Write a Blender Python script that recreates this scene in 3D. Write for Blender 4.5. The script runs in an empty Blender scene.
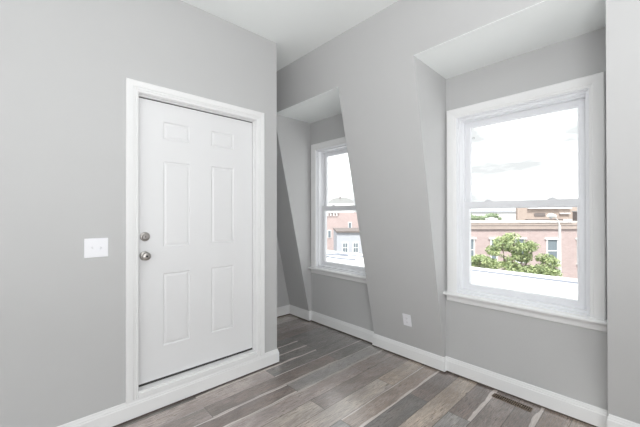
import bpy, bmesh, math, random
from mathutils import Vector, Matrix, noise
random.seed(7)
S = bpy.context.scene
COL = S.collection

# ------------------------------------------------------------------ camera
H = 1.4102; F = 312.8; YAW = 0.8226; PITCH = 0.0039; ROLL = -0.002
s_, c_ = math.sin(YAW), math.cos(YAW)
fwd = Vector((c_, s_, 0)) * math.cos(PITCH) + Vector((0, 0, math.sin(PITCH)))
rgt0 = Vector((s_, -c_, 0)); up0 = rgt0.cross(fwd)
rgt = rgt0 * math.cos(ROLL) + up0 * math.sin(ROLL)
up = up0 * math.cos(ROLL) - rgt0 * math.sin(ROLL)
cam_d = bpy.data.cameras.new('camera'); cam = bpy.data.objects.new('camera', cam_d); COL.objects.link(cam)
cam_d.sensor_width = 36; cam_d.lens = 36 * F / 640; cam_d.shift_y = 0.26 / 640
cam_d.clip_start = 0.02; cam_d.clip_end = 500
M = Matrix.Identity(4)
for i in range(3):
    M[i][0] = rgt[i]; M[i][1] = up[i]; M[i][2] = -fwd[i]
M[0][3], M[1][3], M[2][3] = 0, 0, H
cam.matrix_world = M
S.camera = cam

# ------------------------------------------------------------------ view, sky, sun, lights
S.view_settings.view_transform = 'Standard'; S.view_settings.look = 'None'
S.view_settings.gamma = 1; S.view_settings.use_curve_mapping = False
S.view_settings.exposure = 0.0
W = bpy.data.worlds.new('overcast_sky'); S.world = W; W.use_nodes = True
nt = W.node_tree; nt.nodes.clear()
tc = nt.nodes.new('ShaderNodeTexCoord'); mp = nt.nodes.new('ShaderNodeMapping'); mp.inputs['Scale'].default_value = (1.5, 1.5, 6)
nz = nt.nodes.new('ShaderNodeTexNoise'); nz.inputs['Scale'].default_value = 2.2; nz.inputs['Detail'].default_value = 5
rp = nt.nodes.new('ShaderNodeValToRGB')
rp.color_ramp.elements[0].position = 0.44; rp.color_ramp.elements[0].color = (0.42, 0.427, 0.434, 1)
rp.color_ramp.elements[1].position = 0.62; rp.color_ramp.elements[1].color = (1, 1, 1, 1)
bg = nt.nodes.new('ShaderNodeBackground'); bg.inputs['Strength'].default_value = 2.3
wo = nt.nodes.new('ShaderNodeOutputWorld')
nt.links.new(tc.outputs['Generated'], mp.inputs['Vector']); nt.links.new(mp.outputs[0], nz.inputs['Vector'])
nt.links.new(nz.outputs['Fac'], rp.inputs['Fac']); nt.links.new(rp.outputs['Color'], bg.inputs['Color'])
nt.links.new(bg.outputs[0], wo.inputs['Surface'])

sd = bpy.data.lights.new('sun', 'SUN'); sun = bpy.data.objects.new('sun', sd); COL.objects.link(sun)
sd.energy = 5.0; sd.angle = math.radians(12); sd.color = (1, 0.97, 0.93)
sun.rotation_euler = Vector((0.40, 0.38, -0.83)).to_track_quat('-Z', 'Y').to_euler()
sun.location = (-20, -20, 30)

def area(name, loc, direction, sx, sy, power, color=(1, 1, 1)):
    l = bpy.data.lights.new(name, 'AREA'); l.shape = 'RECTANGLE'; l.size = sx; l.size_y = sy
    l.energy = power; l.color = color
    o = bpy.data.objects.new(name, l); COL.objects.link(o); o.location = loc
    o.rotation_euler = Vector(direction).to_track_quat('-Z', 'Y').to_euler()
    return o
area('rear_fill', (-0.3, -3.0, 1.4), (0.1, 1, 0.3), 3.6, 2.0, 61, (0.975, 0.988, 1))  # added soft fill behind the camera, no window is built there
area('side_fill', (-2.45, -0.6, 1.4), (1, 0.15, 0.3), 3.0, 1.8, 38, (0.975, 0.988, 1))  # added fill from the unseen side, lifts the window wall
area('overhead_fill', (-0.6, -0.9, 2.98), (0, 0, -1), 1.6, 1.6, 12, (0.98, 0.99, 1))  # added overhead fill, the room has no such lamp
area('upward_fill', (-0.3, -0.5, 1.25), (0.2, 0.15, 1), 0.9, 0.9, 50, (0.975, 0.988, 1))  # added upward fill to brighten ceiling and soffits

# ------------------------------------------------------------------ materials
def srgb(r, g, b):
    f = lambda c: (c/255/12.92) if c <= 10 else ((c/255 + 0.055)/1.055) ** 2.4
    return (f(r), f(g), f(b), 1)
def mat(name, col, rough=0.5, metal=0.0, spec=0.5, var=0.03, scale=6, bump=0.0, bscale=200, coat=0):
    m = bpy.data.materials.new(name); m.use_nodes = True; t = m.node_tree; L = t.links
    b = t.nodes['Principled BSDF']
    co = t.nodes.new('ShaderNodeTexCoord'); n = t.nodes.new('ShaderNodeTexNoise')
    n.inputs['Scale'].default_value = scale; n.inputs['Detail'].default_value = 4
    L.new(co.outputs['Object'], n.inputs['Vector'])
    r = t.nodes.new('ShaderNodeMapRange'); r.inputs['To Min'].default_value = 1 - var; r.inputs['To Max'].default_value = 1 + var
    L.new(n.outputs['Fac'], r.inputs['Value'])
    mx = t.nodes.new('ShaderNodeVectorMath'); mx.operation = 'SCALE'; mx.inputs[0].default_value = col[:3]
    L.new(r.outputs[0], mx.inputs['Scale']); L.new(mx.outputs[0], b.inputs['Base Color'])
    b.inputs['Roughness'].default_value = rough; b.inputs['Metallic'].default_value = metal
    b.inputs['Specular IOR Level'].default_value = spec; b.inputs['Coat Weight'].default_value = coat
    if bump:
        n2 = t.nodes.new('ShaderNodeTexNoise'); n2.inputs['Scale'].default_value = bscale
        L.new(co.outputs['Object'], n2.inputs['Vector'])
        bp = t.nodes.new('ShaderNodeBump'); bp.inputs['Strength'].default_value = bump; bp.inputs['Distance'].default_value = 0.001
        L.new(n2.outputs['Fac'], bp.inputs['Height']); L.new(bp.outputs[0], b.inputs['Normal'])
    return m
PAINT = mat('grey_wall_paint', srgb(197, 197, 197), 0.6, spec=0.3, var=0.012, bump=0.15, bscale=180)
CEIL = mat('white_ceiling_paint', srgb(246, 249, 248), 0.8, spec=0.2, var=0.01)
TRIM = mat('white_trim_paint', srgb(239, 239, 239), 0.35, var=0.008)
DOORP = mat('white_door_paint', srgb(232, 232, 233), 0.4, var=0.008)
VINYL = mat('white_window_vinyl', srgb(237, 238, 241), 0.35, var=0.006)
PLASTIC = mat('white_plastic', srgb(243, 243, 247), 0.3, var=0.004)
SLOT = mat('dark_slot', srgb(60, 58, 56), 0.6)
RUBBER = mat('dark_weatherstrip', srgb(58, 56, 54), 0.7)
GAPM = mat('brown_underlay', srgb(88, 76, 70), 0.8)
NICKEL = mat('brushed_nickel', srgb(176, 172, 168), 0.28, metal=1.0, var=0.08, scale=30)
BRONZE = mat('bronze_metal', srgb(136, 120, 104), 0.45, metal=0.35, var=0.05)
DARK = mat('duct_darkness', srgb(26, 20, 16), 0.8)
EXTW = mat('exterior_siding', srgb(205, 205, 205), 0.8)
ROOFM = mat('white_roof_membrane', srgb(246, 247, 249), 0.7, var=0.02, scale=0.7)
SEAM = mat('roof_seam', srgb(128, 134, 146), 0.7)
WHITEX = mat('white_exterior_paint', srgb(240, 240, 240), 0.6)
GREYB = mat('grey_siding', srgb(196, 199, 207), 0.8)
TAN = mat('tan_boards', srgb(192, 176, 166), 0.8, var=0.15, scale=1.2)
DARKX = mat('dark_edge_and_shadow', srgb(128, 120, 118), 0.8)
STREET = mat('street_asphalt', srgb(120, 120, 120), 0.9)
BARK = mat('tree_bark', srgb(120, 108, 96), 0.9, var=0.1)
POLE = mat('painted_pole', srgb(232, 232, 232), 0.5)
DOMEM = mat('pale_stucco', srgb(178, 180, 180), 0.8)
GLX = mat('street_window_glass', srgb(128, 140, 148), 0.25, var=0.1, scale=1)

def leaf_mat(name, c1, c2):
    m = bpy.data.materials.new(name); m.use_nodes = True; t = m.node_tree; b = t.nodes['Principled BSDF']
    g = t.nodes.new('ShaderNodeNewGeometry'); r = t.nodes.new('ShaderNodeValToRGB')
    r.color_ramp.elements[0].color = c1; r.color_ramp.elements[1].color = c2
    t.links.new(g.outputs['Random Per Island'], r.inputs['Fac']); t.links.new(r.outputs[0], b.inputs['Base Color'])
    b.inputs['Roughness'].default_value = 0.6; return m
LEAF = leaf_mat('green_leaves', srgb(136, 158, 116), srgb(208, 218, 164))
LEAF2 = leaf_mat('far_green_leaves', srgb(150, 172, 140), srgb(196, 208, 176))

def brick_mat(name, c1, c2, mo):
    m = bpy.data.materials.new(name); m.use_nodes = True; t = m.node_tree; b = t.nodes['Principled BSDF']; L = t.links
    uv = t.nodes.new('ShaderNodeTexCoord')
    sp = t.nodes.new('ShaderNodeSeparateXYZ'); cb = t.nodes.new('ShaderNodeCombineXYZ')
    L.new(uv.outputs['Object'], sp.inputs[0]); L.new(sp.outputs['X'], cb.inputs['X']); L.new(sp.outputs['Z'], cb.inputs['Y'])
    k = t.nodes.new('ShaderNodeTexBrick'); k.inputs['Scale'].default_value = 1
    k.inputs['Brick Width'].default_value = 0.22; k.inputs['Row Height'].default_value = 0.075; k.inputs['Mortar Size'].default_value = 0.006
    k.inputs['Color1'].default_value = c1; k.inputs['Color2'].default_value = c2; k.inputs['Mortar'].default_value = mo
    L.new(cb.outputs[0], k.inputs['Vector'])
    n = t.nodes.new('ShaderNodeTexNoise'); n.inputs['Scale'].default_value = 0.9; n.inputs['Detail'].default_value = 6
    L.new(cb.outputs[0], n.inputs['Vector'])
    mr = t.nodes.new('ShaderNodeMapRange'); mr.inputs['To Min'].default_value = 0.82; mr.inputs['To Max'].default_value = 1.15
    L.new(n.outputs['Fac'], mr.inputs['Value'])
    vm = t.nodes.new('ShaderNodeVectorMath'); vm.operation = 'SCALE'
    L.new(k.outputs['Color'], vm.inputs[0]); L.new(mr.outputs[0], vm.inputs['Scale']); L.new(vm.outputs[0], b.inputs['Base Color'])
    b.inputs['Roughness'].default_value = 0.9; return m
BRICK = brick_mat('faded_red_brick', srgb(190, 168, 166), srgb(198, 178, 176), srgb(202, 194, 192))
BRICK2 = brick_mat('pink_red_brick', srgb(196, 176, 174), srgb(202, 184, 182), srgb(206, 194, 192))
BRICK3 = brick_mat('buff_brick', srgb(182, 166, 158), srgb(192, 176, 168), srgb(194, 186, 180))

GLASS = bpy.data.materials.new('window_glass'); GLASS.use_nodes = True
t = GLASS.node_tree; t.nodes.clear()
o_ = t.nodes.new('ShaderNodeOutputMaterial'); mx = t.nodes.new('ShaderNodeMixShader'); tr = t.nodes.new('ShaderNodeBsdfTransparent'); gl = t.nodes.new('ShaderNodeBsdfGlossy')
tr.inputs['Color'].default_value = (0.98, 0.99, 0.985, 1); gl.inputs['Roughness'].default_value = 0.02; mx.inputs['Fac'].default_value = 0.04
t.links.new(tr.outputs[0], mx.inputs[1]); t.links.new(gl.outputs[0], mx.inputs[2]); t.links.new(mx.outputs[0], o_.inputs['Surface'])

# floor: tone, wane amounts and plank coordinates come from the mesh
FLOOR = bpy.data.materials.new('weathered_oak_planks'); FLOOR.use_nodes = True
def build_floor_material():
    t = FLOOR.node_tree; L = t.links; N = t.nodes; b = N['Principled BSDF']
    def math_(op, a, b_=None, c=None, clamp=False):
        n = N.new('ShaderNodeMath'); n.operation = op; n.use_clamp = clamp
        for i, x in enumerate((a, b_, c)):
            if x is None: continue
            if isinstance(x, (int, float)): n.inputs[i].default_value = x
            else: L.new(x, n.inputs[i])
        return n.outputs[0]
    def rng(x, a0, a1, b0, b1, smooth=True):
        n = N.new('ShaderNodeMapRange'); n.interpolation_type = 'SMOOTHSTEP' if smooth else 'LINEAR'
        L.new(x, n.inputs['Value'])
        for k, v in zip(('From Min', 'From Max', 'To Min', 'To Max'), (a0, a1, b0, b1)): n.inputs[k].default_value = v
        return n.outputs[0]
    def mixc(f, a, b_, mode='MIX'):
        n = N.new('ShaderNodeMix'); n.data_type = 'RGBA'; n.blend_type = mode
        if isinstance(f, (int, float)): n.inputs[0].default_value = f
        else: L.new(f, n.inputs[0])
        for i, x in ((6, a), (7, b_)):
            if isinstance(x, tuple): n.inputs[i].default_value = x
            else: L.new(x, n.inputs[i])
        return n.outputs[2]
    def noise_(vec, scale, detail=4, dist=0):
        n = N.new('ShaderNodeTexNoise'); n.inputs['Scale'].default_value = scale; n.inputs['Detail'].default_value = detail
        n.inputs['Distortion'].default_value = dist; L.new(vec, n.inputs['Vector']); return n.outputs['Fac']
    uv = N.new('ShaderNodeUVMap'); uv.uv_map = 'plank'
    sp = N.new('ShaderNodeSeparateXYZ'); L.new(uv.outputs[0], sp.inputs[0]); U, V = sp.outputs['X'], sp.outputs['Y']
    tone = N.new('ShaderNodeAttribute'); tone.attribute_name = 'tone'
    par = N.new('ShaderNodeAttribute'); par.attribute_name = 'wane'
    ps = N.new('ShaderNodeSeparateColor'); L.new(par.outputs['Color'], ps.inputs[0])
    WT, WB, SD = ps.outputs[0], ps.outputs[1], ps.outputs[2]
    def vec(su, sv, off):
        c = N.new('ShaderNodeCombineXYZ')
        L.new(math_('MULTIPLY', U, su), c.inputs[0]); L.new(math_('MULTIPLY', V, sv), c.inputs[1])
        L.new(math_('MULTIPLY', SD, off), c.inputs[2]); return c.outputs[0]
    g1 = noise_(vec(2.6, 7.5, 91), 3.0, 8, 1.6)          # long grain
    g2 = noise_(vec(9, 26, 53), 2.0, 4, 0.4)             # fine fibres
    g3 = noise_(vec(3.0, 0.9, 33), 1.3, 3, 0.6)          # broad blotches
    k = math_('MULTIPLY', rng(g1, 0.32, 0.68, 0.55, 1.38, False), rng(g2, 0.3, 0.7, 0.74, 1.2, False))
    k = math_('MULTIPLY', k, rng(g3, 0.3, 0.7, 0.80, 1.18))
    vm = N.new('ShaderNodeVectorMath'); vm.operation = 'SCALE'; L.new(tone.outputs['Color'], vm.inputs[0]); L.new(k, vm.inputs['Scale'])
    col = vm.outputs[0]
    # brown / blue-grey drift along a plank
    col = mixc(rng(noise_(vec(1.4, 0.8, 17), 1.6, 2), 0.42, 0.62, 0, 0.35), col, mixc(1.0, col, (1.08, 1.0, 0.94, 1), 'MULTIPLY'))
    g4 = noise_(vec(5.5, 9, 67), 2.4, 6, 0.9)
    col = mixc(math_('MULTIPLY', rng(g4, 0.44, 0.36, 0, 1), rng(g3, 0.4, 0.6, 0.15, 0.6)), col, srgb(74, 66, 62))
    # knots
    vo = N.new('ShaderNodeTexVoronoi'); vo.inputs['Scale'].default_value = 1.0; L.new(vec(3.3, 1.1, 29), vo.inputs['Vector'])
    kn = math_('MULTIPLY', rng(vo.outputs['Distance'], 0.03, 0.12, 1, 0), rng(noise_(vec(14, 3, 71), 1, 3), 0.35, 0.5, 0, 0.9))
    col = mixc(kn, col, srgb(78, 68, 62))
    # whitewashed wane strips at plank edges
    wob = math_('MULTIPLY', math_('SUBTRACT', noise_(vec(3.5, 0.2, 11), 2.2, 3), 0.5), 0.05)
    vt = math_('ADD', V, wob); vb = math_('SUBTRACT', V, wob)
    wm = rng(noise_(vec(2.4, 0.0, 23), 1.4, 3), 0.35, 0.6, 0.6, 1.1)
    WT = math_('MULTIPLY', WT, wm); WB = math_('MULTIPLY', WB, wm)
    mt = math_('MULTIPLY', rng(math_('ADD', vt, math_('MULTIPLY', WT, 0.12)), 0.98, 1.02, 0, 1), math_('GREATER_THAN', WT, 0.05))
    mb = math_('MULTIPLY', rng(math_('SUBTRACT', vb, math_('MULTIPLY', WB, 0.12)), -0.02, 0.02, 1, 0), math_('GREATER_THAN', WB, 0.05))
    m = math_('MINIMUM', math_('ADD', mt, mb), 1)
    col = mixc(m, col, srgb(214, 204, 198))
    # joint lines
    e = math_('MINIMUM', V, math_('SUBTRACT', 1, V)); j1 = rng(e, 0.006, 0.028, 1, 0)
    col = mixc(math_('MULTIPLY', j1, 0.6), col, srgb(64, 56, 52))
    L.new(col, b.inputs['Base Color'])
    L.new(rng(g1, 0.3, 0.7, 0.33, 0.22), b.inputs['Roughness'])
    b.inputs['Coat Weight'].default_value = 1.0; b.inputs['Coat IOR'].default_value = 1.65; b.inputs['Coat Roughness'].default_value = 0.2
    bp = N.new('ShaderNodeBump'); bp.inputs['Strength'].default_value = 0.15; bp.inputs['Distance'].default_value = 0.002
    L.new(math_('ADD', g1, math_('MULTIPLY', g2, 0.5)), bp.inputs['Height']); L.new(bp.outputs[0], b.inputs['Normal'])
build_floor_material()

# ------------------------------------------------------------------ mesh helpers
class MB:
    def __init__(self): self.bm = bmesh.new()
    def box(self, x0, x1, y0, y1, z0, z1, bev=0.0):
        bm = self.bm
        x0, x1 = sorted((x0, x1)); y0, y1 = sorted((y0, y1)); z0, z1 = sorted((z0, z1))
        v = [bm.verts.new((x, y, z)) for x in (x0, x1) for y in (y0, y1) for z in (z0, z1)]
        fs = [bm.faces.new([v[i] for i in q]) for q in ((0, 1, 3, 2), (4, 6, 7, 5), (0, 4, 5, 1), (2, 3, 7, 6), (0, 2, 6, 4), (1, 5, 7, 3))]
        if bev:
            es = list({e for f in fs for e in f.edges})
            bmesh.ops.bevel(bm, geom=es, offset=bev, segments=2, affect='EDGES', profile=0.5)
        return self
    def prism(self, A, B):                                    # two matching rings
        bm = self.bm; a = [bm.verts.new(p) for p in A]; b = [bm.verts.new(p) for p in B]; n = len(a)
        bm.faces.new(a); bm.faces.new(b[::-1])
        for i in range(n): bm.faces.new((a[i], b[i], b[(i+1) % n], a[(i+1) % n]))
        return self
    def sweep(self, rings, close_path=False, caps=True):      # rings of equal length, each a closed profile
        bm = self.bm; R = [[bm.verts.new(p) for p in r] for r in rings]; n = len(R[0])
        m = len(R) if close_path else len(R) - 1
        for k in range(m):
            a, b = R[k], R[(k+1) % len(R)]
            for i in range(n): bm.faces.new((a[i], a[(i+1) % n], b[(i+1) % n], b[i]))
        if caps and not close_path: bm.faces.new(R[0]); bm.faces.new(R[-1][::-1])
        return self
    def lathe(self, prof, o, axis, seg=32):                   # prof: (r, h) along axis
        ax = Vector(axis).normalized(); p = ax.orthogonal().normalized(); q = ax.cross(p); o = Vector(o); bm = self.bm
        R = [[bm.verts.new(o + ax*h + (p*math.cos(t) + q*math.sin(t))*max(r, 1e-4)) for t in [2*math.pi*i/seg for i in range(seg)]] for r, h in prof]
        for a, b in zip(R, R[1:]):
            for i in range(seg): bm.faces.new((a[i], a[(i+1) % seg], b[(i+1) % seg], b[i]))
        bm.faces.new(R[0]); bm.faces.new(R[-1][::-1]); return self
    def tube(self, pts, radii, seg=10):
        pts = [Vector(p) for p in pts]; bm = self.bm; R = []
        if isinstance(radii, (int, float)): radii = [radii]*len(pts)
        for i, p in enumerate(pts):
            d = (pts[min(i+1, len(pts)-1)] - pts[max(i-1, 0)]).normalized()
            ref = Vector((0, 0, 1)) if abs(d.z) < 0.9 else Vector((1, 0, 0))
            a = d.cross(ref).normalized(); b = d.cross(a)
            R.append([bm.verts.new(p + (a*math.cos(t) + b*math.sin(t))*radii[i]) for t in [2*math.pi*k/seg for k in range(seg)]])
        for a, b in zip(R, R[1:]):
            for i in range(seg): bm.faces.new((a[i], a[(i+1) % seg], b[(i+1) % seg], b[i]))
        bm.faces.new(R[0]); bm.faces.new(R[-1][::-1]); return self
    def build(self, name, m, parent=None, smooth=False, loc=None):
        bm = self.bm; bmesh.ops.recalc_face_normals(bm, faces=bm.faces)
        me = bpy.data.meshes.new(name); bm.to_mesh(me); bm.free(); me.materials.append(m)
        if smooth:
            for p in me.polygons: p.use_smooth = True
            me.set_sharp_from_angle(angle=math.radians(38))
        o = bpy.data.objects.new(name, me); COL.objects.link(o)
        if parent: o.parent = parent
        if loc: o.location = loc
        return o
def struct(o): o['kind'] = 'structure'; return o
def tag(o, label, cat, group=None):
    o['label'] = label; o['category'] = cat
    if group: o['group'] = group
    return o
def empty(name, loc, rz=0):
    o = bpy.data.objects.new(name, None); COL.objects.link(o); o.location = loc; o.rotation_euler = (0, 0, rz); o.empty_display_size = 0.1
    return o
def part_label(o, l): o['label'] = l; return o
def casing(corners, mit, prof, place):
    """corners: path points (s,z); mit: outward mitre vectors; prof: closed (w,d); place(s,z,d) -> xyz"""
    return [[place(p[0] + w*m[0], p[1] + w*m[1], d) for w, d in prof] for p, m in zip(corners, mit)]

# ------------------------------------------------------------------ room dimensions
A = 2.4713; B = 2.758; XN = 2.749; LEAN = 0.2215; HS = 2.639; HC = 3.055
YFAR = 3.567; XC = 1.731; L2, L1 = 3.149, 2.0752; R2 = 1.3027
XL, YB = -2.7, -3.3; BO = B + 0.20
sl = lambda z: XN - LEAN*z

# floor planks
def floor():
    bm = bmesh.new(); uvl = bm.loops.layers.uv.new('plank')
    tl = bm.loops.layers.float_color.new('tone'); wl = bm.loops.layers.float_color.new('wane')
    G = {'dg': (112, 108, 105), 'dk': (118, 107, 102), 'md': (132, 122, 117), 'mb': (142, 129, 120), 'lt': (160, 150, 142), 'bg': (156, 143, 131), 'gy': (138, 135, 132), 'pk': (150, 139, 134)}
    # (row counted from the plank whose far edge is at y 2.265, joint slot) -> tone, far strip, near strip
    spec = {(-1, 0): ('pk', 0, .1), (-1, 1): ('dg', .0, .6),
            (0, 0): ('md', .3, 0), (0, 1): ('dk', 0, .6), (0, 2): ('dg', 0, 0),
            (1, 0): ('dk', .9, 1), (1, 1): ('gy', .5, .4), (2, 0): ('pk', .4, 0), (2, 1): ('pk', .5, 0), (2, 2): ('md', .5, 0),
            (3, 0): ('lt', 0, 0), (3, 1): ('md', 0, 0), (4, 1): ('lt', 0, 0), (4, 2): ('bg', 0, 0), (4, 0): ('lt', 0, 0),
            (5, 0): ('gy', 0, 0), (5, 1): ('mb', .6, 1.2), (6, 1): ('dg', 0, 0), (6, 2): ('dk', 0, 0), (7, 1): ('bg', 0, 0), (7, 0): ('md', 0, 0),
            (8, 1): ('gy', 0, 0), (8, 2): ('dk', 0, 2), (9, 1): ('md', 0, 0), (9, 0): ('gy', 0, .5), (10, 2): ('md', 0, 1.8), (11, 1): ('mb', 0, 0),
            (-2, 1): ('dg', 0, 1.6), (-2, 0): ('dg', 1, 0), (-3, 1): ('dg', 0, 1.5), (-4, 1): ('dk', 0, 0), (-5, 1): ('dk', 0, 0), (-6, 2): ('md', 0, 0), (-6, 1): ('md', 0, 0), (-7, 1): ('dk', .7, 0)}
    spec.update({(-2, 2): ('dg', 0, 0), (-4, 2): ('dg', 0, 0), (-3, 2): ('dg', 0, 0), (-4, 1): ('dg', 0, 1.4)})
    rnd = random.Random(4); PW = 0.1552
    for row in range(-9, 36):
        y1 = 2.265 - PW*row; y0 = y1 - PW
        base = 0.94 if row % 2 == 0 or row == -3 else 1.57
        y1 = min(y1, YFAR); y0 = max(y0, YB)
        if y1 <= y0: continue
        k0 = -4
        for k in range(k0, 3):
            x0, x1 = base + 1.26*(k-1), base + 1.26*k      # slot k=0 ends at the base joint
            slot = k if row % 2 == 0 else k
            x0c, x1c = max(x0, XL), min(x1, B)
            if x1c - x0c < 0.01: continue
            sp = spec.get((row, slot), (rnd.choice(list(G)), rnd.choice((0, 0, 0, .9)), rnd.choice((0, 0, .8))))
            seed = rnd.random(); gm = sum(G[sp[0]])/3; tone = srgb(*[min(255, (q*.9+gm*.1)*1.18) for q in G[sp[0]]])
            v = [bm.verts.new(p) for p in ((x0c, y0, 0), (x1c, y0, 0), (x1c, y1, 0), (x0c, y1, 0))]
            f = bm.faces.new(v)
            for lp in f.loops:
                c = lp.vert.co; lp[uvl].uv = (c.x - x0 + seed*5, (c.y - (2.265 - PW*(row+1)))/PW)
                lp[tl] = tone; lp[wl] = (sp[1], sp[2], seed, 1)
            # butt joint line, a thin dark groove
            if x1 < B:
                q = [bm.verts.new(p) for p in ((x1-.0016, y0, .0004), (x1+.0016, y0, .0004), (x1+.0016, y1, .0004), (x1-.0016, y1, .0004))]
                f = bm.faces.new(q)
                for lp in f.loops: lp[uvl].uv = (0, 0.5); lp[tl] = srgb(70, 62, 58); lp[wl] = (0, 0, 0, 1)
    me = bpy.data.meshes.new('floor'); bm.to_mesh(me); bm.free(); me.materials.append(FLOOR)
    o = bpy.data.objects.new('floor', me); COL.objects.link(o); struct(o)
floor()
struct(MB().box(XL, B, YB, YFAR, -0.2, -0.004).build('floor_slab', STREET))

# ceiling and roof
struct(MB().box(XL-.1, BO, YB-.1, YFAR+.1, HC, HC+0.2).build('ceiling', CEIL))

# window-side wall: leaning piers, dormer niches
w = MB()
def pier(ya0, ya1, yb0, yb1, zt):      # y range at floor (a) and at the soffit height (b)
    z0, z1 = 0, zt
    w.prism([(sl(z0), ya0, z0), (BO, ya0, z0), (BO, ya1, z0), (sl(z0), ya1, z0)], [(sl(z1), yb0, z1), (BO, yb0, z1), (BO, yb1, z1), (sl(z1), yb1, z1)])
pier(L2, YFAR+.1, L2, YFAR+.1, HS)
w.prism([(sl(0), R2, 0), (BO, R2, 0), (BO, L1, 0), (sl(0), L1, 0)], [(sl(HS), R2-.035, HS), (B, R2, HS), (BO, R2, HS), (BO, L1, HS), (sl(HS), L1, HS)][:1] + [(BO, R2, HS), (BO, L1, HS), (sl(HS), L1, HS)])
w.prism([(sl(0), YB-.1, 0), (BO, YB-.1, 0), (BO, .2225, 0), (sl(0), .2225, 0)], [(sl(HS), YB-.1, HS), (BO, YB-.1, HS), (BO, .2225, HS), (sl(HS), .1745, HS)])
w.prism([(sl(HS), YB-.1, HS), (BO, YB-.1, HS), (BO, YFAR+.1, HS), (sl(HS), YFAR+.1, HS)], [(sl(HC), YB-.1, HC), (BO, YB-.1, HC), (BO, YFAR+.1, HC), (sl(HC), YFAR+.1, HC)])
OW0, OW1, WZ0, WZ1 = 0.303, 1.206, 0.70, 2.266     # window opening
SH = 1.846
for d in (0, SH):
    lo, hi = (0.17, R2+.01) if d == 0 else (L1-.01, L2+.01)
    w.box(B, BO, lo, hi, 0, WZ0); w.box(B, BO, lo, hi, WZ1, HS)
    w.box(B, BO, lo, OW0+d, WZ0, WZ1); w.box(B, BO, OW1+d, hi, WZ0, WZ1)
struct(w.build('wall_right', PAINT))
# soffit faces in ceiling white, outside bounce light put into the colour
w = MB()
for y0, y1, ys in ((.165, R2+.005, -.035), (L1-.005, L2+.005, 0)):
    w.prism([(sl(HS)+.0005, y0, HS-.003), (B, y0, HS-.003), (B, y1, HS-.003), (sl(HS)+.0005, y1+ys, HS-.003)], [(sl(HS)+.0005, y0, HS+.0005), (B, y0, HS+.0005), (B, y1, HS+.0005), (sl(HS)+.0005, y1+ys, HS+.0005)])
struct(w.build('lit_soffit_1', CEIL))

# door wall with its opening, return wall, far wall, walls behind the camera
D0, D1, DZ = 0.553, 1.510, 2.272
w = MB()
w.box(XL-.1, D0, A, A+.14, 0, HC).box(D1, XC, A, A+.14, 0, HC).box(D0, D1, A, A+.14, DZ, HC).box(D0, D1, A, A+.14, 0, 0.12)
w.box(XC-.14, XC, A+.14, YFAR, 0, HC)
struct(w.build('wall_left', PAINT))
struct(MB().box(XL-.1, BO, YFAR, YFAR+.14, 0, HC).build('wall_far', PAINT))
struct(MB().box(XL-.1, BO, YB-.14, YB, 0, HC).build('wall_back', PAINT))
struct(MB().box(XL-.14, XL, YB, A, 0, HC).build('wall_side', PAINT))

# baseboards
BP = [(0, .013), (.015, .013), (.015, .100), (.0115, .106), (.0115, .113), (.008, .121), (.0065, .131), (.003, .135), (0, .135)]
def baseboard(name, path, side=1):
    pts = [Vector(p) for p in path]; n = len(pts)
    def rings(prof):
        R = []
        for i, p in enumerate(pts):
            ns = []
            for a, b in ((i-1, i), (i, i+1)):
                if 0 <= a and b < n:
                    d = (pts[b]-pts[a]).normalized(); ns.append(Vector((-d.y, d.x))*side)
            m = ns[0] if len(ns) == 1 else (ns[0]+ns[1])/(1+ns[0].dot(ns[1]))
            R.append([(p.x + m.x*o, p.y + m.y*o, z) for o, z in prof])
        return R
    o = struct(MB().sweep(rings(BP)).build(name, TRIM))
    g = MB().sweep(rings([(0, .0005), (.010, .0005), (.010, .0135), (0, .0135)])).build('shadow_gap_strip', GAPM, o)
    return o
baseboard('baseboard_left', [(XL, A), (XC, A), (XC, YFAR)], -1)
baseboard('baseboard_far', [(XC+.016, YFAR), (B-.04, YFAR)], -1)
PX = 2.7195
baseboard('baseboard_right', [(PX, YFAR), (PX, L2), (B, L2), (B, L1), (PX, L1), (PX, R2), (B, R2), (B, .209), (PX, .209), (PX, YB)], -1)

# ------------------------------------------------------------------ door
door = struct(empty('door_1', (0, 0, 0)))
zf = 0.135
CI0, CI1, CZ = 0.556, 1.507, 2.2725
prof = [(0, 0), (0, .010), (.004, .013), (.012, .013), (.0135, .0095), (.017, .0095), (.0185, .015), (.027, .016), (.0285, .012), (.032, .012), (.0335, .018), (.052, .020), (.070, .022), (.0755, .018), (.0755, 0)]
corn = [(CI0, zf), (CI0, CZ), (CI1, CZ), (CI1, zf)]; mit = [(-1, 0), (-1, 1), (1, 1), (1, 0)]
MB().sweep(casing(corn, mit, prof, lambda s, z, d: (s, A-d, z))).build('door_casing', TRIM, door)
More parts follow.
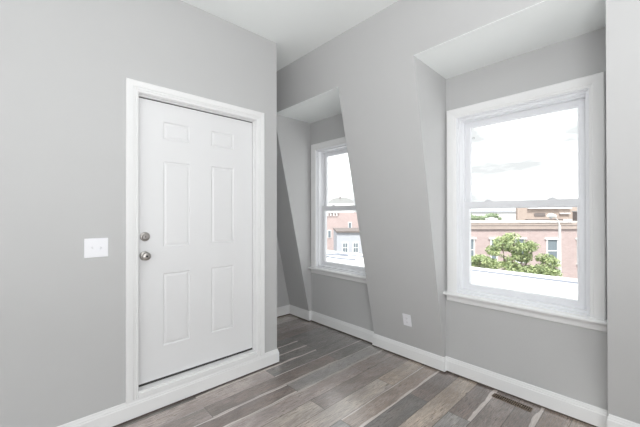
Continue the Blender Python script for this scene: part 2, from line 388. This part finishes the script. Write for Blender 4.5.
# jamb with stop
jp = [(0, 0.0), (0.0, -.138), (-.016, -.138), (-.016, -.0), (-.003, .004)]
jp = [(0.002, 0), (0.002, -.135), (-.010, -.135), (-.010, -.035), (-.004, -.035), (-.004, 0)]
MB().sweep(casing([(CI0, zf), (CI0, CZ), (CI1, CZ), (CI1, zf)], mit, jp, lambda s, z, d: (s, A-d, z))).build('door_jamb', TRIM, door)
YD = A + .052; X0, X1, Z0, Z1 = .570, 1.494, .198, 2.255
def slab():
    bm = bmesh.new()
    cx = [(.735, .935), (1.108, 1.312)]; cz = [(.432, .974), (1.174, 1.818), (1.984, 2.115)]
    xs = [X0, *cx[0], *cx[1], X1]; zs = [Z0, *cz[0], *cz[1], *cz[2], Z1]
    V = [[bm.verts.new((x, YD, z)) for x in xs] for z in zs]; pan = []
    for j in range(len(zs)-1):
        for i in range(len(xs)-1):
            f = bm.faces.new((V[j][i], V[j][i+1], V[j+1][i+1], V[j+1][i]))
            if i in (1, 3) and j in (1, 3, 5): pan.append(f)
    bm.normal_update()
    ed = [e for e in bm.edges if e.is_boundary]
    r = bmesh.ops.extrude_edge_only(bm, edges=ed); vs = [v for v in r['geom'] if isinstance(v, bmesh.types.BMVert)]
    for v in vs: v.co.y += .044
    es = [e for e in r['geom'] if isinstance(e, bmesh.types.BMEdge)]
    bmesh.ops.contextual_create(bm, geom=es)
    bmesh.ops.recalc_face_normals(bm, faces=bm.faces)
    bmesh.ops.inset_individual(bm, faces=pan, thickness=.009, depth=-.006)
    bmesh.ops.inset_individual(bm, faces=pan, thickness=.010, depth=0)
    bmesh.ops.inset_individual(bm, faces=pan, thickness=.016, depth=.004)
    me = bpy.data.meshes.new('door_slab'); bm.to_mesh(me); bm.free(); me.materials.append(DOORP)
    o = bpy.data.objects.new('door_slab', me); COL.objects.link(o); o.parent = door; return o
slab()
g = MB(); g.box(X0-.006, X1+.013, YD+.004, YD+.04, .178, Z0).box(X0-.006, X1+.013, YD+.004, YD+.04, Z1, Z1+.012)
g.box(X1, X1+.011, YD+.004, YD+.04, Z0, Z1).box(X0-.008, X0, YD+.004, YD+.04, Z0, Z1)
part_label(g.build('weatherstrip', RUBBER, door), 'dark weatherstrip around the slab')
g = MB()
g.box(CI0+.0005, CI1-.0005, A-.004, A+.138, .1205, .180, .002).box(CI0+.0005, CI1-.0005, A-.013, A+.02, .133, .166, .003)
g.build('threshold', TRIM, door)
k = MB().lathe([(.033, 0), (.033, .004), (.030, .009), (.022, .012), (.020, .018), (0.018, .022), (0.001, .0225)], (.612, YD, 1.256), (0, -1, 0)).build('deadbolt', NICKEL, door, True)
MB().box(.6095, .6145, YD-.0236, YD-.022, 1.249, 1.263).build('keyhole', SLOT, k)
k = MB().lathe([(.033, 0), (.033, .004), (.028, .008), (.012, .012), (.011, .026), (.018, .032), (.0265, .042), (.029, .052), (.0265, .062), (.018, .068), (.011, .069), (.0105, .0672), (.001, .067)], (.609, YD, 1.118), (0, -1, 0)).build('door_knob', NICKEL, door, True)
MB().lathe([(.007, 0), (.007, .0015), (.001, .0016)], (.609, YD-.067, 1.118), (0, -1, 0), 16).build('lock_cylinder', SLOT, k)

# ------------------------------------------------------------------ windows
def make_window():
    yc = (OW0+OW1)/2; hw = (OW1-OW0)/2
    r = struct(empty('window_1', (B, yc, WZ0)))
    zt = WZ1-WZ0
    P = lambda s, z, d: (-d, s, z)
    mit = [(-1, 0), (-1, 1), (1, 1), (1, 0)]
    pr = [(0, 0), (0, .010), (.005, .013), (.014, .014), (.020, .018), (.058, .021), (.072, .022), (.078, .018), (.078, 0)]
    zs = .025
    MB().sweep(casing([(-hw+.004, zs), (-hw+.004, zt-.004), (hw-.004, zt-.004), (hw-.004, zs)], mit, pr, P)).build('window_casing', TRIM, r)
    # stool and apron
    st = MB()
    st.prism([(-.055, -hw-.103, 0), (-.062, -hw-.103, .006), (-.062, -hw-.103, .018), (-.055, -hw-.103, .025), (.03, -hw-.103, .025), (.03, -hw-.103, 0)],
             [(-.055, hw+.103, 0), (-.062, hw+.103, .006), (-.062, hw+.103, .018), (-.055, hw+.103, .025), (.03, hw+.103, .025), (.03, hw+.103, 0)])
    for v in st.bm.verts:
        if abs(v.co.y) > hw and v.co.x > 0: v.co.x = 0
    st.build('window_stool', TRIM, r)
    ap = MB(); q = [(0, 0), (-.018, 0), (-.020, -.010), (-.017, -.020), (-.017, -.048), (-.012, -.056), (0, -.058)]
    ap.prism([(x, -hw-.078, z) for x, z in q], [(x, hw+.078, z) for x, z in q]); ap.build('window_apron', TRIM, r)
    # vinyl frame: stepped closed loop; w measured inward from the opening
    def loop(s0, s1, z0, z1, prof, name, m, par):
        c = [(s0, z0), (s0, z1), (s1, z1), (s1, z0)]; mi = [(1, 1), (1, -1), (-1, -1), (-1, 1)]
        return MB().sweep(casing(c, mi, prof, P), close_path=True).build(name, m, par)
    loop(-hw, hw, .025, zt, [(0, .002), (.010, .002), (.010, -.024), (.026, -.026), (.026, -.082), (.034, -.084), (.034, -.17), (0, -.17)], 'window_frame', VINYL, r)
    a0, a1 = -hw+.027, hw-.027
    zl0, zm0, zm1 = .052, 0.764, .824
    # lower sash (room side) and upper sash (outer)
    def sash(name, z0, z1, x, wb, wt, ws, inset):
        s = MB()
        c = [(a0, z0), (a0, z1), (a1, z1), (a1, z0)]
        def ring(ow, d):   # offsets differ per side
            return None
        pr_ = [(0, 0), (.88, 0), (.95, .006), (.95, .014), (1, .016), (1, .026), (0, .026)]
        W_ = [(ws, wb), (ws, -wt), (-ws, -wt), (-ws, wb)]
        rings = [[P(p[0] + w_*q[0], p[1] + w_*q[1], -(x+d)) for w_, d in pr_] for p, q in zip(c, W_)]
        return s.sweep(rings, close_path=True).build(name, VINYL, r)
    lo = sash('lower_sash', zl0-.012, zm1, .085, .062, .061, .057, 0)
    upx = .118
    hi = sash('upper_sash', zm0+.0, zt-.026, upx, .045, .060, .056, 0)
    MB().box(.103, .106, a0+.04, a1-.04, zl0+.04, zm1-.03).build('glass_pane', GLASS, lo)
    MB().box(upx+.018, upx+.021, a0+.04, a1-.04, zm0+.03, zt-.06).build('glass_pane', GLASS, hi)
    for y in (.215, -.225):
        k = MB().box(.087, .109, y-.030, y+.030, zm1, zm1+.007, .003)
        k.lathe([(.013, 0), (.013, .007), (.010, .010), (.001, .0105)], (.097, y, zm1+.006), (0, 0, 1), 20)
        k.box(.083, .097, y-.004, y+.024, zm1+.009, zm1+.014, .002); k.build('sash_lock', VINYL, lo)
    for y in (a0+.012, a1-.052):
        MB().box(.087, .103, y, y+.04, zm1, zm1+.004, .0015).build('tilt_latch', VINYL, lo)
    # small ring stickers on the glass and screw caps on the frame
    def ring_(z, x, par):
        t = MB(); cy = a1-.066-.008
        t.tube([(x, cy+.009*math.cos(q), z+.007*math.sin(q)) for q in [2*math.pi*i/16 for i in range(17)]], .0016, 6)
        part_label(t.build('pull_ring', SLOTG, par, True), 'small grey ring at the pane edge')
    ring_(.158, .101, lo); ring_(1.39, upx+.012, hi)
    MB().lathe([(.003, 0), (.003, .0015), (.001, .002)], (.018, hw-.010, 1.475), (0, -1, 0), 12).build('screw', SLOTG, r)
    return r
SLOTG = mat('grey_metal', srgb(150, 150, 152), 0.5)
win1 = make_window()
def dup(o, parent=None):
    c = o.copy(); COL.objects.link(c)
    if parent: c.parent = parent
    for ch in list(o.children): dup(ch, c)
    return c
win2 = dup(win1); win2.name = 'window_2'; win2.location.y += SH

# ------------------------------------------------------------------ small fittings
sw = tag(empty('light_switch', (.317, A, 1.201)), 'white double toggle light switch plate on the grey wall left of the door', 'light switch')
MB().box(-.064, .064, -.006, 0, -.062, .062, .003).build('wall_plate', PLASTIC, sw)
for x in (-.023, .023):
    tg = MB().box(x-.005, x+.005, -.0075, -.005, -.012, .012).build('toggle_slot', PLASTIC, sw)
    q = MB().prism([(x-.004, -.006, -.004), (x+.004, -.006, -.004), (x+.004, -.006, .006), (x-.004, -.006, .006)],
                   [(x-.003, -.018, (.006 if x < 0 else -.012)), (x+.003, -.018, (.006 if x < 0 else -.012)), (x+.003, -.017, (.012 if x < 0 else -.006)), (x-.003, -.017, (.012 if x < 0 else -.006))])
    q.build('toggle', PLASTIC, sw)
    for z in (-.030, .030):
        MB().lathe([(.0032, 0), (.0032, .001), (.001, .0015)], (x, -.006, z), (0, -1, 0), 12).build('screw', PLASTIC, sw)

ang = math.atan(LEAN)
ot = tag(empty('wall_outlet', (sl(.40), 1.637, .40)), 'white electrical outlet plate low on the leaning grey wall between the windows', 'outlet')
ot.rotation_euler = (0, -ang, 0)
MB().box(-.006, 0, -.044, .044, -.060, .060, .003).build('wall_plate', PLASTIC, ot)
for z in (-.021, .021):
    rc = MB().box(-.0085, -.005, -.017, .017, z-.014, z+.014, .004).build('receptacle', PLASTIC, ot)
    MB().box(-.0088, -.008, -.0085, -.0060, z-.004, z+.007).box(-.0088, -.008, .0055, .008, z-.003, z+.006).box(-.0088, -.008, -.002, .002, z-.0105, z-.0065).build('slots', SLOTG, rc)

vt = tag(empty('floor_vent', (2.656, .750, 0)), 'brown slotted floor register set in the planks below the large window', 'floor vent')
vt.rotation_euler = (0, 0, -math.radians(2.0))
v = MB(); v.box(-.030, -.027, -.130, .130, .0008, .004).box(.027, .030, -.130, .130, .0008, .004).box(-.030, .030, -.130, -.126, .0008, .004).box(-.030, .030, .126, .130, .0008, .004)
v.build('vent_frame', BRONZE, vt)
MB().box(-.027, .027, -.126, .126, .0006, .0012).build('duct_opening', DARK, vt)
v = MB()
for i in range(19):
    y = -.126 + .252*(i+.5)/19
    v.box(-.027, .027, y-.0021, y+.0021, .0012, .0036)
v.box(-.0015, .0015, -.126, .126, .0012, .0040)
v.build('louvers', BRONZE, vt)

# ------------------------------------------------------------------ outside
struct(MB().box(-60, 90, -60, 120, -8.3, -8.0).build('ground', STREET))
# lower part of this house under the room, and the flat roof in front of the windows
rf = tag(empty('flat_roof', (0, 0, -.15)), 'bright white flat membrane roof just outside the windows', 'roof')
MB().box(BO, 9.5, -9, 16, -.35, 0).build('roof_deck', ROOFM, rf)
MB().box(9.30, 9.52, -9, 16, 0, .035, .01).build('roof_curb', ROOFM, rf)
s2 = MB()
for x in (9.10,): s2.box(x-.1, x+.15, -9, 16, 0, .004)
s2.box(7.2, 9.3, 5.2, 5.23, 0, .004)
s2.tube([(8.4+.35*math.cos(a_), 7.9+.9*math.sin(a_), .02) for a_ in [math.pi*2*i/28 for i in range(20)]], .03, 6)
s2.build('seam', SEAM, rf)
MB().box(BO, 9.4, -8.9, 15.9, -7.85, -.35).build('wall', EXTW, rf)
struct(MB().box(XL-.14, BO, YB-.14, YFAR+.14, -8, -.2).build('wall_below', EXTW))

def local(name, D, label, cat, group=None):
    """a thing standing D metres out along the view, x to the right, y away; z is world height"""
    o = empty(name, (c_*D, s_*D, 0), math.atan2(-c_, s_)); return tag(o, label, cat, group)
def px(x, D): return (x-320)/F*D
def pz(y, D): return H - (y-215)/F*D

# long brick row building across the street
D = 20; bA = local('brick_row_building', D, 'long faded red brick building with flat roof seen through the large window', 'building')
xa, xb = px(430, D), px(640, D); zt = pz(223, D)
MB().box(xa, xb, 0, 9, -8, zt-.42).build('wall', BRICK, bA)
MB().box(xa, xb, -.05, 9, zt-.42, zt).build('parapet', BRICK3, bA)
MB().box(xa, xb, -.08, -.03, zt-.45, zt-.41).box(xa, xb, -.07, -.03, zt-.2, zt-.17).build('cornice_band', DARKX, bA)
MB().box(px(519, D), px(567, D), -.10, .3, zt, zt+.06).box(xa, px(519, D), -.08, .3, zt, zt+.03).box(px(567, D), px(571, D), -.1, .3, zt, zt+.22).build('coping', WHITEX, bA)
for wx0, wx1, wz0, wz1 in ((467, 475.4, 238, 262), (489, 498, 238, 262), (513.5, 525.5, 238, 262), (545, 558.7, 238.5, 264), (575.5, 589, 238.5, 264), (604, 617, 238.5, 264), (440, 451, 238, 262)):
    x0, x1, z1, z0 = px(wx0, D), px(wx1, D), pz(wz0, D), pz(wz1, D)
    fr = MB().box(x0-.04, x1+.04, -.10, .02, z1-.10, z1, .01).box(x0+.06, x0+.14, -.05, .02, z0, z1-.1).box(x1-.14, x1-.06, -.05, .02, z0, z1-.1).box(x0, x1, -.12, .02, z0-.08, z0).box(x0+.1, x1-.1, -.04, .02, (z0+z1)/2-.03, (z0+z1)/2+.03).build('window', WHITEX, bA)
    MB().box(x0+.12, x1-.12, -.02, .01, z0, z1-.1).build('pane', GLX, fr)

D = 34; bB = local('tan_rooftop_building', D, 'tan boarded upper storey behind the long brick building, seen above its roof', 'building')
MB().box(px(517.5, D), px(590, D), 0, .3, -8, pz(207.5, D)).build('wall', TAN, bB)
MB().box(px(525, D), px(567, D), -.4, 0, pz(222.5, D), pz(219.5, D)).build('shadow_strip', DARKX, bB)  # dark box standing in for a strip of shadow
MB().box(px(534, D), px(545, D), -.05, .02, pz(217, D), pz(213.5, D)).build('window', DARKX, bB)
MB().box(px(527, D), px(570, D), -.3, .1, pz(209.3, D), pz(207.5, D)).box(px(559, D), px(569, D), -.2, .1, pz(214.5, D), pz(213.2, D)).build('fascia', WHITEX, bB)

D = 30; t1 = local('roof_unit', D, 'white rooftop air unit behind the brick parapet near the far trees', 'air unit')
MB().box(px(489, D), px(498, D), 0, .8, zt-.2, pz(218.5, D), .08).build('housing', WHITEX, t1)
MB().lathe([(.25, 0), (.25, .08), (.2, .1)], (px(493.5, D), .4, pz(218.5, D)), (0, 0, 1), 20).build('fan_cowl', DOMEM, t1)
t2 = local('chimney', 33, 'grey boxy chimney beside the tan boarded storey at the right pane edge', 'chimney')
MB().box(px(571, 33), px(578, 33), -1, -.2, -1, pz(212.5, 33)).build('stack', DARKX, t2)
MB().box(px(570.5, 33), px(578.5, 33), -1.05, -.15, pz(212.5, 33), pz(211.7, 33)).build('cap', DOMEM, t2)
D = 68; t3 = local('distant_building', D, 'thin pale grey roofline of a distant building left of the tan storey', 'building')
MB().box(px(440, D), px(519, D), 0, 10, pz(221, D), pz(211.2, D)).build('wall', WHITEX, t3)
MB().box(px(440, D), px(519, D), -.3, 10, pz(212.4, D), pz(211.2, D)).build('roof_edge', GREYB, t3)

def crown(blobs, n, size, m, parent, name='foliage'):
    b = bmesh.new(); rnd = random.Random(11)
    wts = [q[3]*q[4]*q[5] for q in blobs]
    for _ in range(n):
        q = rnd.choices(blobs, wts)[0]
        d = Vector((rnd.gauss(0, 1), rnd.gauss(0, 1), rnd.gauss(0, 1))).normalized() * (rnd.random() ** 0.45)
        p = Vector((q[0]+d.x*q[3], q[1]+d.y*q[4], q[2]+d.z*q[5]))
        if noise.noise(p*2.6) < -0.2: continue
        a = Vector((rnd.gauss(0, 1), rnd.gauss(0, 1), rnd.gauss(0, .6))).normalized(); c = a.orthogonal().normalized()
        c = Matrix.Rotation(rnd.uniform(0, 6.28), 3, a) @ c
        s1 = size*rnd.uniform(.6, 1.3)
        b.faces.new([b.verts.new(v) for v in (p-a*s1, p+c*s1*.45, p+a*s1, p-c*s1*.45)])
    me = bpy.data.meshes.new(name); b.to_mesh(me); b.free(); me.materials.append(m)
    o = bpy.data.objects.new(name, me); COL.objects.link(o); o.parent = parent; return o
D = 13; tr1 = local('leafy_tree', D, 'bright green leafy tree in front of the brick building, spreading above the white roof', 'tree')
Bl = []
for x, y, rx, ry, dy in ((502, 243, 8, 6, 0), (514, 240, 9, 7, .2), (523, 246, 9, 6, -.2), (533, 248, 7, 5, .1), (497, 251, 9, 6, .1), (510, 253, 10, 8, 0), (525, 257, 9, 7, .2), (478, 260, 9, 6, -.2), (470, 264, 8, 7, 0), (490, 265, 11, 7, .1), (507, 268, 12, 8, -.1), (545, 259, 8, 5, 0), (553, 263, 6, 5, .1), (538, 270, 12, 7, 0), (522, 275, 14, 9, 0), (495, 280, 20, 9, 0), (550, 274, 9, 7, 0)):
    Bl.append((px(x, D), dy, pz(y, D), rx/F*D, .45, ry/F*D))
crown(Bl, 24000, .055, LEAF, tr1)
tk = MB(); tx = px(510, D)
tk.tube([(tx, 0, -8), (tx+.05, 0, -4), (tx, 0, -2)], [.16, .13, .09])
for x, y in ((502, 243), (514, 242), (526, 248), (480, 261), (545, 262), (533, 250)):
    tk.tube([(tx, 0, -2.2), ((tx+px(x, D))/2, .05, (pz(y, D)-2)/2-.1), (px(x, D), 0, pz(y, D))], [.06, .03, .01], 6)
tk.build('trunk', BARK, tr1, True)
D = 60; tr2 = local('distant_tree', D, 'hazy green tree far beyond the roofs at the left pane edge', 'tree')
crown([(px(x, D), 0, pz(y, D), rx/F*D, 1.5, ry/F*D) for x, y, rx, ry in ((492, 216, 5.5, 2.4), (484, 218.5, 6, 2.5), (477, 219, 6, 3), (468, 218, 6, 4), (497, 219, 3, 2))], 4000, .22, LEAF2, tr2)
MB().tube([(px(485, D), 0, -8), (px(485, D), 0, pz(219, D))], .2, 8).build('trunk', BARK, tr2)

D = 13.5; lp = local('street_lamp', D, 'white cobra head street lamp on a pale pole before the brick building', 'street lamp')
xp = px(559.6, D)
MB().tube([(xp, 0, -8), (xp, 0, -3), (xp, 0, pz(226, D))], [.075, .06, .048], 12).build('pole', POLE, lp, True)
MB().tube([(xp, 0, pz(227, D)), (xp-.03, 0, pz(223.5, D)), (xp-.10, 0, pz(220, D)), (xp-.2, 0, pz(217.6, D))], [.03, .026, .024, .022], 8).build('arm', POLE, lp, True)
hd = MB(); x0, x1 = px(547, D), px(556.5, D); zc = pz(216.4, D)
hd.tube([(x1, 0, zc-.02), (x1-.08, 0, zc), (x1-.22, 0, zc+.02), (x0+.06, 0, zc+.01), (x0, 0, zc-.03)], [.03, .07, .10, .08, .02], 12)
hd.build('lamp_head', WHITEX, lp, True)
MB().lathe([(.07, 0), (.06, -.03), (.03, -.05), (.001, -.055)], ((x0+x1)/2-.03, 0, zc-.07), (0, 0, 1), 16).build('lens', GREYB, lp, True)

# left window view
D = 28; bC = local('pink_brick_building', D, 'pink brick building with pale cornice seen through the small left window', 'building')
MB().box(px(300, D), px(372, D), 0, 8, -8, pz(212.5, D)).build('wall', BRICK2, bC)
cb = MB().box(px(300, D), px(339, D), -.15, .1, pz(213.2, D), pz(211.3, D))
for i in range(12): cb.box(px(303+3*i, D), px(304.4+3*i, D), -.12, .05, pz(216, D), pz(213.2, D))
cb.build('cornice', WHITEX, bC)
for a0_, y0_ in ((327.6, 230), (348, 222)):
    fr = MB().box(px(a0_, D), px(a0_+3.6, D), -.05, .02, pz(y0_+8, D), pz(y0_, D)).build('window', WHITEX, bC)
    MB().box(px(a0_+.6, D), px(a0_+3, D), -.07, 0, pz(y0_+7.3, D), pz(y0_+.7, D)).build('pane', GLX, fr)
D = 20; bD = local('grey_sided_house', D, 'low light grey house with small windows in front of the pink brick building', 'house')
MB().box(px(336.8, D), px(375, D), 0, 5, -8, pz(232.5, D)).build('wall', GREYB, bD)
MB().box(px(336.3, D), px(375, D), -.12, 5, pz(232.6, D), pz(231, D)).build('roof', DARKX, bD)
for a0_ in (342, 352.5):
    fr = MB().box(px(a0_, D), px(a0_+6.2, D), -.04, .02, pz(253, D), pz(242.4, D)).build('window', WHITEX, bD)
    MB().box(px(a0_+.9, D), px(a0_+5.3, D), -.05, .01, pz(252, D), pz(243.3, D)).build('pane', GLX, fr)
    MB().box(px(a0_+.9, D), px(a0_+5.3, D), -.06, 0, pz(248, D), pz(247.3, D)).box(px(a0_+2.9, D), px(a0_+3.3, D), -.06, 0, pz(252, D), pz(243.3, D)).build('muntin', WHITEX, fr)
D = 70; bE = local('domed_building', D, 'pale distant building with a low curved roof and small finial', 'building')
cx_ = px(341, D); rr = px(354, D)-cx_
MB().box(cx_-rr, cx_+rr, 0, 6, -8, pz(203.5, D)).build('wall', WHITEX, bE)
pts = [(cx_ + rr*math.cos(a_), pz(203.5, D) + 1.35*math.sin(a_)) for a_ in [math.pi*i/16 for i in range(17)]]
MB().prism([(x, 0, z) for x, z in pts], [(x, 6, z) for x, z in pts]).build('roof', DOMEM, bE)
MB().tube([(cx_-.2, 0, pz(199, D)), (cx_-.2, 0, pz(196.8, D))], .12, 8).build('finial', DARKX, bE)
